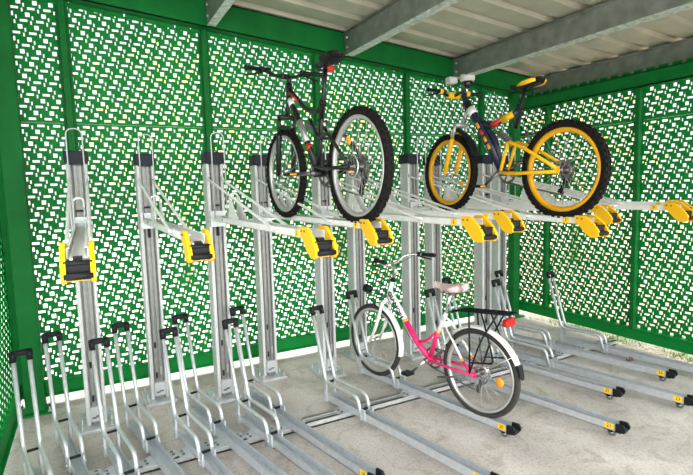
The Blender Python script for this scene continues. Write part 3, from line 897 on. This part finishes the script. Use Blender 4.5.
blk = dict(tw=.046, wb=1.10, steer=.02, tire=RUB, rim=RIM, refl=(1.0, .9), disc=True, frame=BIKEBLK,
    head=((.955, .66), (.975, .53)), bb=(.52, -.02),
    tubes=[([(.975, .56), (.80, .36), (.53, .0)], .026), ([(.96, .615), (.70, .44), (.54, .385), (.45, .40)], .018), ([(.43, .46), (.47, .22), (.52, .0)], .019)],
    decals=[([(.92, .585), (.80, .505)], .0188, DRED), ([(.955, .537), (.91, .487)], .0268, DWHT), ([(.80, .36), (.68, .20)], .0268, SILVER), ([(.665, .18), (.64, .145)], .0268, DRED)],
    stays=[([(.50, .03, .045), (.30, .0, .062), (0, 0, .066)], .012), ([(.56, .34, .03), (.40, .20, .05), (.26, .22, .058), (0, .01, .066)], .011)],
    bridges=[((.40, .01), .05), ((.40, .20), .05)], swing=BIKEBLK, shock=((.68, .33), (.50, .26)), spring=STEEL,
    post=((.445, .33), (.365, .655)), postm=BIKEBLK, clamp=(.425, .43), saddle=(.35, .68), lamp=True,
    fork=dict(crown=(1.02, .42), stan=BIKEBLK, low=BIKEBLK, arch=True), stem=(1.03, .72), stemm=BIKEBLK, half=.32, rise=.035, grip=BLACK, brake=(.26, .22), crank=.0)
t, R = mtb('black mountain bike with silver rims hoisted on the upper arm', blk)
place(t, (1.418, 2.525, 1.900), (1.385, 3.63, 1.904), R, .0)

yel = dict(tw=.052, wb=1.16, steer=-.04, tire=RUB, rim=YRIM, rimd=.030, refl=(None, -2.6), frame=NAVY, yrim=1,
    head=((.99, .655), (.945, .515)), bb=(.535, -.01),
    tubes=[([(.96, .575), (.78, .36), (.55, .02)], .040), ([(.80, .40), (.66, .365), (.40, .445)], .026), ([(.74, .36), (.64, .28), (.545, .03)], .024), ([(.385, .50), (.43, .33)], .021)],
    decals=[([(.915, .521), (.87, .468)], .041, DWHT), ([(.81, .397), (.775, .352)], .020, ORANGE, .018), ([(.762, .335), (.735, .296)], .020, DRED, .018), ([(.722, .277), (.695, .237)], .020, ORANGE, .018), ([(.682, .218), (.655, .178)], .020, ORANGE, .018), ([(.66, .367), (.56, .398)], .0275, DRED), ([(.56, .397), (.44, .433)], .0275, YEL)],
    stays=[([(.50, .20, .03), (.44, .22, .05), (.28, .16, .062), (0, .01, .066)], .0125), ([(.53, -.01, .04), (.40, -.02, .06), (0, -.01, .066)], .0125), ([(.455, .22, .045), (.50, .08, .042), (.53, -.01, .04)], .013)],
    bridges=[((.42, .20), .05), ((.42, -.02), .055)], swing=YEL, shock=((.60, .31), (.46, .22)), spring=STEEL,
    post=((.425, .32), (.345, .605)), postm=BLACK, clamp=(.39, .475), saddle=(.335, .632), sadside=YEL,
    fork=dict(crown=(1.02, .40), stan=SILVER, low=YEL, arch=True), stem=(1.13, .66), stemm=NAVY, half=.30, rise=.03, grip=BLACK, barpad=YEL, brake=(.25, .2), crank=-.68, fender=(2.75, 1.75))
t, R = mtb('dark blue and yellow mountain bike with yellow rims hoisted on the upper arm', yel)
place(t, (2.930, 2.335, 1.860), (2.895, 3.50, 1.892), R, .026)

# --- pink and white city bicycle
def city(label):
    R = .328; wb = 1.112
    t = thing('city_bike', label, 'bicycle')
    Z = lambda x, z, y=0.: (x, y, R+z)
    Mst = steer(.90, R+.45, .30, -.02)
    rw = wheel(t, 'rear_wheel', 0, R, .043, TAN, RIM, False, None, True)
    fw = wheel(t, 'front_wheel', wb, R, .043, TAN, RIM, False, Mst)
    k = MB(); K = Matrix.Translation((0, 0, R)) @ Matrix.Rotation(.0, 4, 'Y')
    k.lathe([(.001, -.006), (.032, -.006), (.034, 0), (.032, .006), (.001, .006)], (-.175, .012, R-.02), (0,1,0), 20, False); k.build('spoke_reflector', ORANGE, rw)
    # white front half, pink rear half of the frame
    m = MB()
    m.tube([Z(.872, .565), Z(.925, .43)], .020, 12)
    m.tube([Z(.905, .475), Z(.735, .255)], .0235, 12)
    m.tube([Z(.41, .16), Z(.30, .39)], .0165, 12)
    m.tube([Z(.735, .255), Z(.60, .09)], .020, 10); m.tube(fillet([Z(.60, .09), Z(.48, .135), Z(.385, .215), Z(.36, .27)], .03, 3), .012, 10)
    for q in (-1, 1): m.tube(fillet([Z(.315, .35, q*.010), Z(.28, .31, q*.04), Z(.09, .055, q*.062)], .04, 3), .009, 8)
    fr = m.build('frame', WFRAME, t)
    m = MB()
    m.tube(fillet([Z(.735, .255), Z(.60, .09), Z(.47, -.02)], .03, 3), .0240, 12)
    m.tube(fillet([Z(.575, .10), Z(.48, .135), Z(.375, .235)], .05, 4), .014, 10)
    m.tube([Z(.47, -.02), Z(.41, .16), Z(.385, .215)], .0178, 12)
    m.cyl(Z(.47, -.02, -.036), Z(.47, -.02, .036), .025, 14)
    for q in (-1, 1):
        m.tube(fillet([Z(.46, -.015, q*.03), Z(.33, -.012, q*.052), Z(.0, -.004, q*.066)], .05, 3), .0105, 8)
        m.tube([Z(.105, .075, q*.061), Z(.02, .0, q*.066)], .0105, 8)
        m.cbox((.0, q*.066, R), (.04, .006, .045), .004)
    m.build('pink_frame_half', PINK, fr, 'pink lower half of the frame')
    k = MB()
    for a, b, r in (((.735, .255), (.722, .238), .0252), ((.385, .212), (.375, .232), .0192)): k.tube([Z(*a), Z(*b)], r, 12)
    for q in (-1, 1): k.tube([Z(.115, .087, q*.061), Z(.103, .072, q*.061)], .0115, 8)
    k.build('frame_band', ORANGE, fr)
    d = Vector((.735-.905, 0, .255-.475)).normalized(); n = Vector((0,1,0)); up = n.cross(d)
    c = Vector(Z(.822, .368)) + n*.0240
    text_mesh('GIANON', .056, BLACK, 'frame_lettering', basis(d, up, n, c), fr, .0008, 1.12, .0016)
    # fork
    m = MB()
    m.tube(tr(Mst, [Z(.925, .43), Z(.945, .385)]), .017, 10)
    for q in (-1, 1):
        m.tube(tr(Mst, fillet([Z(.945, .385, q*.0), Z(.95, .375, q*.05), Z(1.03, .15, q*.055), Z(wb, 0, q*.058)], .06, 4)), [.017]*5+[.015]*5+[.012]*2, 10)
    m.build('fork', WFRAME, t)
    # mudguards
    def guard(name, cx, a0, a1, M, w=.058, dr=.022):
        m = MB(); n = 26; vs = []
        for i in range(n):
            a = a0+(a1-a0)*i/(n-1); rr = R+dr
            row = [(-w/2, -.016), (-w*.3, -.003), (0, 0), (w*.3, -.003), (w/2, -.016)]
            for yy, d_ in row: vs.append((cx+(rr+d_)*math.cos(a), yy, R+(rr+d_)*math.sin(a)))
            for yy, d_ in row[::-1]: vs.append((cx+(rr+d_-.003)*math.cos(a), yy, R+(rr+d_-.003)*math.sin(a)))
        fs = []
        for i in range(n-1):
            for j in range(10): l = (j+1) % 10; fs.append((i*10+j, i*10+l, (i+1)*10+l, (i+1)*10+j))
        fs += [tuple(range(10)), tuple(range((n-1)*10, n*10))[::-1]]
        m.add(tr(M, vs), fs, True); return m.build(name, WFRAME, t)
    I = Matrix.Identity(4)
    guard('front_mudguard', wb, 1.75, 3.35, Mst)
    g = guard('rear_mudguard', 0, .45, 2.72, I)
    k = MB(); a = 2.74; p = Vector(((R+.024)*math.cos(a), 0, R+(R+.024)*math.sin(a)))
    k.prism([(-.028, 0), (.028, 0), (.024, -.075), (.012, -.095), (-.012, -.095), (-.024, -.075)], p, (0,1,0), (.25, 0, 1), (1, 0, -.25), .005); k.build('mud_flap', BLACK, g)
    m = MB()
    for q in (-1, 1): m.tube([Z(0, .0, q*.068), Z((R+.02)*math.cos(2.55), (R+.02)*math.sin(2.55), q*.03)], .0025, 6)
    m.build('mudguard_stay', CHROME, g)
    # carrier
    m = MB(); zr = .442; sl_ = lambda x: zr + (.15-x)*.10
    for q in (-1, 0, 1): m.tube(fillet([Z(.21, zr-.025, q*.045), Z(.16, zr, q*.047), Z(-.25, sl_(-.25), q*.047), Z(-.28, sl_(-.27), q*.036)], .03, 3), .007, 8)
    for x in (.14, .0, -.12, -.21): m.tube([Z(x, sl_(x), -.047), Z(x, sl_(x), .047)], .006, 8)
    m.tube(fillet([Z(.21, zr-.025, -.045), Z(.24, zr-.025, -.03), Z(.24, zr-.025, .03), Z(.21, zr-.025, .045)], .03, 3), .006, 8)
    for q in (-1, 1):
        m.tube([Z(.055, sl_(.055), q*.049), Z(.03, .0, q*.075)], .0065, 8)
        m.tube(fillet([Z(-.18, sl_(-.18), q*.049), Z(-.05, .25, q*.072), Z(.03, .01, q*.076)], .1, 4), .0065, 8)
        m.tube(fillet([Z(-.05, sl_(-.05), q*.049), Z(-.16, .20, q*.085), Z(-.17, .13, q*.085), Z(.02, .09, q*.082)], .03, 4), .006, 8)
    m.build('rear_carrier', BLACK, t)
    m = MB(); m.tube(fillet([Z(.15, zr+.02, -.03), Z(.11, zr+.065, -.03), Z(.11, zr+.065, .03), Z(.15, zr+.02, .03)], .02, 3), .003, 6); m.build('carrier_spring', STEEL, t)
    m = MB(); m.cbox(Z(-.238, .420), (.045, .11, .052), .010); m.build('rear_light', RED, t)
    m = MB(); m.tube([Z(.30, .38), Z(.262, .545)], .0125, 10); m.build('seat_post', CHROME, t)
    m = MB(); saddle_mb(m, .405, .125, R+.60, .19, .075, .26); m.build('saddle', SADPINK, t, 'pale pink saddle')
    m = MB()
    for q in (-1, 1): m.tube([Z(.16, .56, q*.04), Z(.22, .545, q*.025), Z(.33, .55, q*.02), Z(.38, .57, q*.012)], .004, 6)
    m.build('saddle_rails', STEEL, t)
    # stem and swept bar
    m = MB(); m.tube([Z(.872, .565), Z(.866, .578)], .024, 12); m.build('headset', BLACK, t)
    m = MB(); m.tube(tr(Mst, fillet([Z(.868, .575), Z(.83, .665), Z(.90, .70)], .02, 3)), .0145, 10); m.tube(tr(Mst, [Z(.90, .70, -.03), Z(.90, .70, .03)]), .019, 10); m.build('stem', CHROME, t)
    m = MB(); half = .285
    pts = fillet([Z(.66, .775, -half), Z(.79, .775, -half+.03), Z(.90, .77, -.17), Z(.90, .70, -.06), Z(.90, .70, .06), Z(.90, .77, .17), Z(.79, .775, half-.03), Z(.66, .775, half)], .07, 4)
    m.tube(tr(Mst, pts), .011, 10); h = m.build('handlebar', CHROME, t)
    for q in (-1, 1):
        g_ = MB(); g_.tube(tr(Mst, [Z(.65, .775, q*half), Z(.66, .775, q*half), Z(.77, .775, q*(half-.026))]), [.017, .0185, .016], 10); g_.build('grip', BLACK, h)
        g_ = MB(); g_.tube(tr(Mst, [Z(.785, .775, q*(half-.03)), Z(.81, .775, q*(half-.04))]), .021, 10)
        g_.tube(tr(Mst, [Z(.815, .765, q*(half-.02)), Z(.80, .745, q*(half+.01)), Z(.70, .735, q*(half+.012))]), [.009, .007, .006], 8); g_.build('brake_lever', BLACK, h)
    # lamp on a bracket in front
    m = MB(); m.tube(tr(Mst, fillet([Z(.93, .40, 0), Z(1.03, .42, 0), Z(1.17, .425, 0)], .05, 3)), .006, 8)
    m.lathe([(.001, -.045), (.022, -.04), (.036, .0), (.038, .035), (.034, .04), (.001, .04)], Mst @ Vector(Z(1.19, .455)), (1,0,0), 16, False); m.build('front_lamp', BLACK, t)
    m = MB()
    for q in (-1, 1):
        m.tube(tr(Mst, fillet([Z(.82, .77, q*.22), Z(.98, .66, q*.10), Z(1.0, .50, q*.03), Z(.965, .40, q*.02)], .1, 4)), .003, 5)
    m.tube(fillet([Z(.90, .60, .08), Z(.98, .52, .04), Z(.84, .33, .026), Z(.62, .08, .026)], .08, 4), .003, 5)
    m.build('cable', BLACK, t)
    for q in (-1, 1):
        m = MB(); m.tube(tr(Mst, [Z(.985, .27, q*.045), Z(.98, .37, q*.05)]), .008, 8); m.build('front_brake_arm', STEEL, t)
        m = MB(); m.tube([Z(.20, .22, q*.045), Z(.24, .30, q*.05)], .008, 8); m.build('rear_brake_arm', STEEL, t)
    m = MB(); m.tube([Z(.08, -.035, .075), Z(.28, -.09, .085), Z(.32, -.10, .085)], [.009, .008, .006], 8); m.build('kickstand', STEEL, t)
    drivetrain(t, R, (.47, R-.02), -.75, False, pref=False)
    return t, R
t, R = city('pink and white step-through city bicycle parked in a lower floor rack')
place(t, (2.44, 2.62, .415), (2.21, 3.715, .415), R)

# ------------------------------------------------------------------ outside: trees beyond the mesh
def tree(x, y, h, r, label, n=900):
    t = thing('tree', label, 'tree', (x, y, -.03), 0, 'trees seen through the mesh')
    m = MB(); m.tube([(0,0,0), (.05,.03,h*.5), (0,0,h*.8)], [.12, .09, .05], 8); m.build('trunk', BARK, t)
    m = MB()
    for i in range(n):
        while True:
            p = Vector((random.uniform(-1,1), random.uniform(-1,1), random.uniform(-1,1)))
            if .35 < p.length < 1: break
        c = Vector((p.x*r, p.y*r, h*.62 + p.z*h*.40)); a = random.uniform(0, 6.3); q = random.uniform(.07, .15)
        u = Vector((math.cos(a), math.sin(a), random.uniform(-.6,.6)))*q; v = Vector((-math.sin(a)*.6, math.cos(a)*.6, random.uniform(-.5,.8)))*q
        m.add([c-u, c-v*.6, c+u, c+v*.6], [(0,1,2,3)])
    m.build('foliage', TREE, t)
tree(1.7, 10.0, 4.6, 1.9, 'yellow green tree beyond the mesh behind the second to fourth columns')
tree(5.9, 11.5, 4.5, 1.7, 'yellow green tree beyond the mesh behind the black mountain bike')
tree(9.8, 7.4, 4.6, 1.7, 'yellow green tree beyond the side wall behind the yellow rimmed wheel')

# ------------------------------------------------------------------ light
w = bpy.data.worlds.new('sky'); bpy.context.scene.world = w; w.use_nodes = True
nt = w.node_tree; bg = nt.nodes['Background']
tc = nt.nodes.new('ShaderNodeTexCoord'); sep = nt.nodes.new('ShaderNodeSeparateXYZ'); rp = nt.nodes.new('ShaderNodeValToRGB')
nt.links.new(tc.outputs['Generated'], sep.inputs[0]); nt.links.new(sep.outputs['Z'], rp.inputs['Fac']); nt.links.new(rp.outputs['Color'], bg.inputs['Color'])
rp.color_ramp.elements[0].color = (1.0, 1.0, .96, 1); rp.color_ramp.elements[1].color = (.86, .94, 1.0, 1)
# hazy sky, much brighter on the open side of the shelter (behind the viewer)
dp = nt.nodes.new('ShaderNodeVectorMath'); dp.operation = 'DOT_PRODUCT'
dp.inputs[1].default_value = Vector((.10, -.66, .74)).normalized()
nt.links.new(tc.outputs['Generated'], dp.inputs[0])
mr = nt.nodes.new('ShaderNodeMapRange'); mr.interpolation_type = 'SMOOTHSTEP'
mr.inputs['From Min'].default_value = .25; mr.inputs['From Max'].default_value = 1.0
mr.inputs['To Min'].default_value = 1.25; mr.inputs['To Max'].default_value = 9.0
nt.links.new(dp.outputs['Value'], mr.inputs['Value']); nt.links.new(mr.outputs['Result'], bg.inputs['Strength'])
sun = bpy.data.lights.new('sun', 'SUN'); sun.energy = 5.5; sun.angle = math.radians(12); sun.color = (1, .96, .88)
so = bpy.data.objects.new('sun', sun); C.objects.link(so)
so.rotation_euler = Vector((.25, -.35, -1)).to_track_quat('-Z', 'Y').to_euler()

# ------------------------------------------------------------------ camera
yaw, pitch, roll, F, H = .4845, .099, -.0281, 491.3185, 1.7721
f0 = Vector((math.sin(yaw), math.cos(yaw), 0)); r0 = Vector((math.cos(yaw), -math.sin(yaw), 0)); u0 = Vector((0,0,1))
f1 = f0*math.cos(pitch) - u0*math.sin(pitch); u1 = u0*math.cos(pitch) + f0*math.sin(pitch)
r2 = r0*math.cos(roll) + u1*math.sin(roll); u2 = u1*math.cos(roll) - r0*math.sin(roll)
cam = bpy.data.cameras.new('camera'); co = bpy.data.objects.new('camera', cam); C.objects.link(co)
cam.sensor_fit = 'HORIZONTAL'; cam.sensor_width = 36; cam.lens = F*36/693; cam.clip_start = .05; cam.clip_end = 200
M = basis(r2, u2, -f1, (0, 0, H)); co.matrix_world = M
bpy.context.scene.camera = co
sc = bpy.context.scene
sc.view_settings.view_transform = 'Standard'; sc.view_settings.look = 'None'
sc.view_settings.gamma = 1; sc.view_settings.exposure = 0.0; sc.view_settings.use_curve_mapping = False
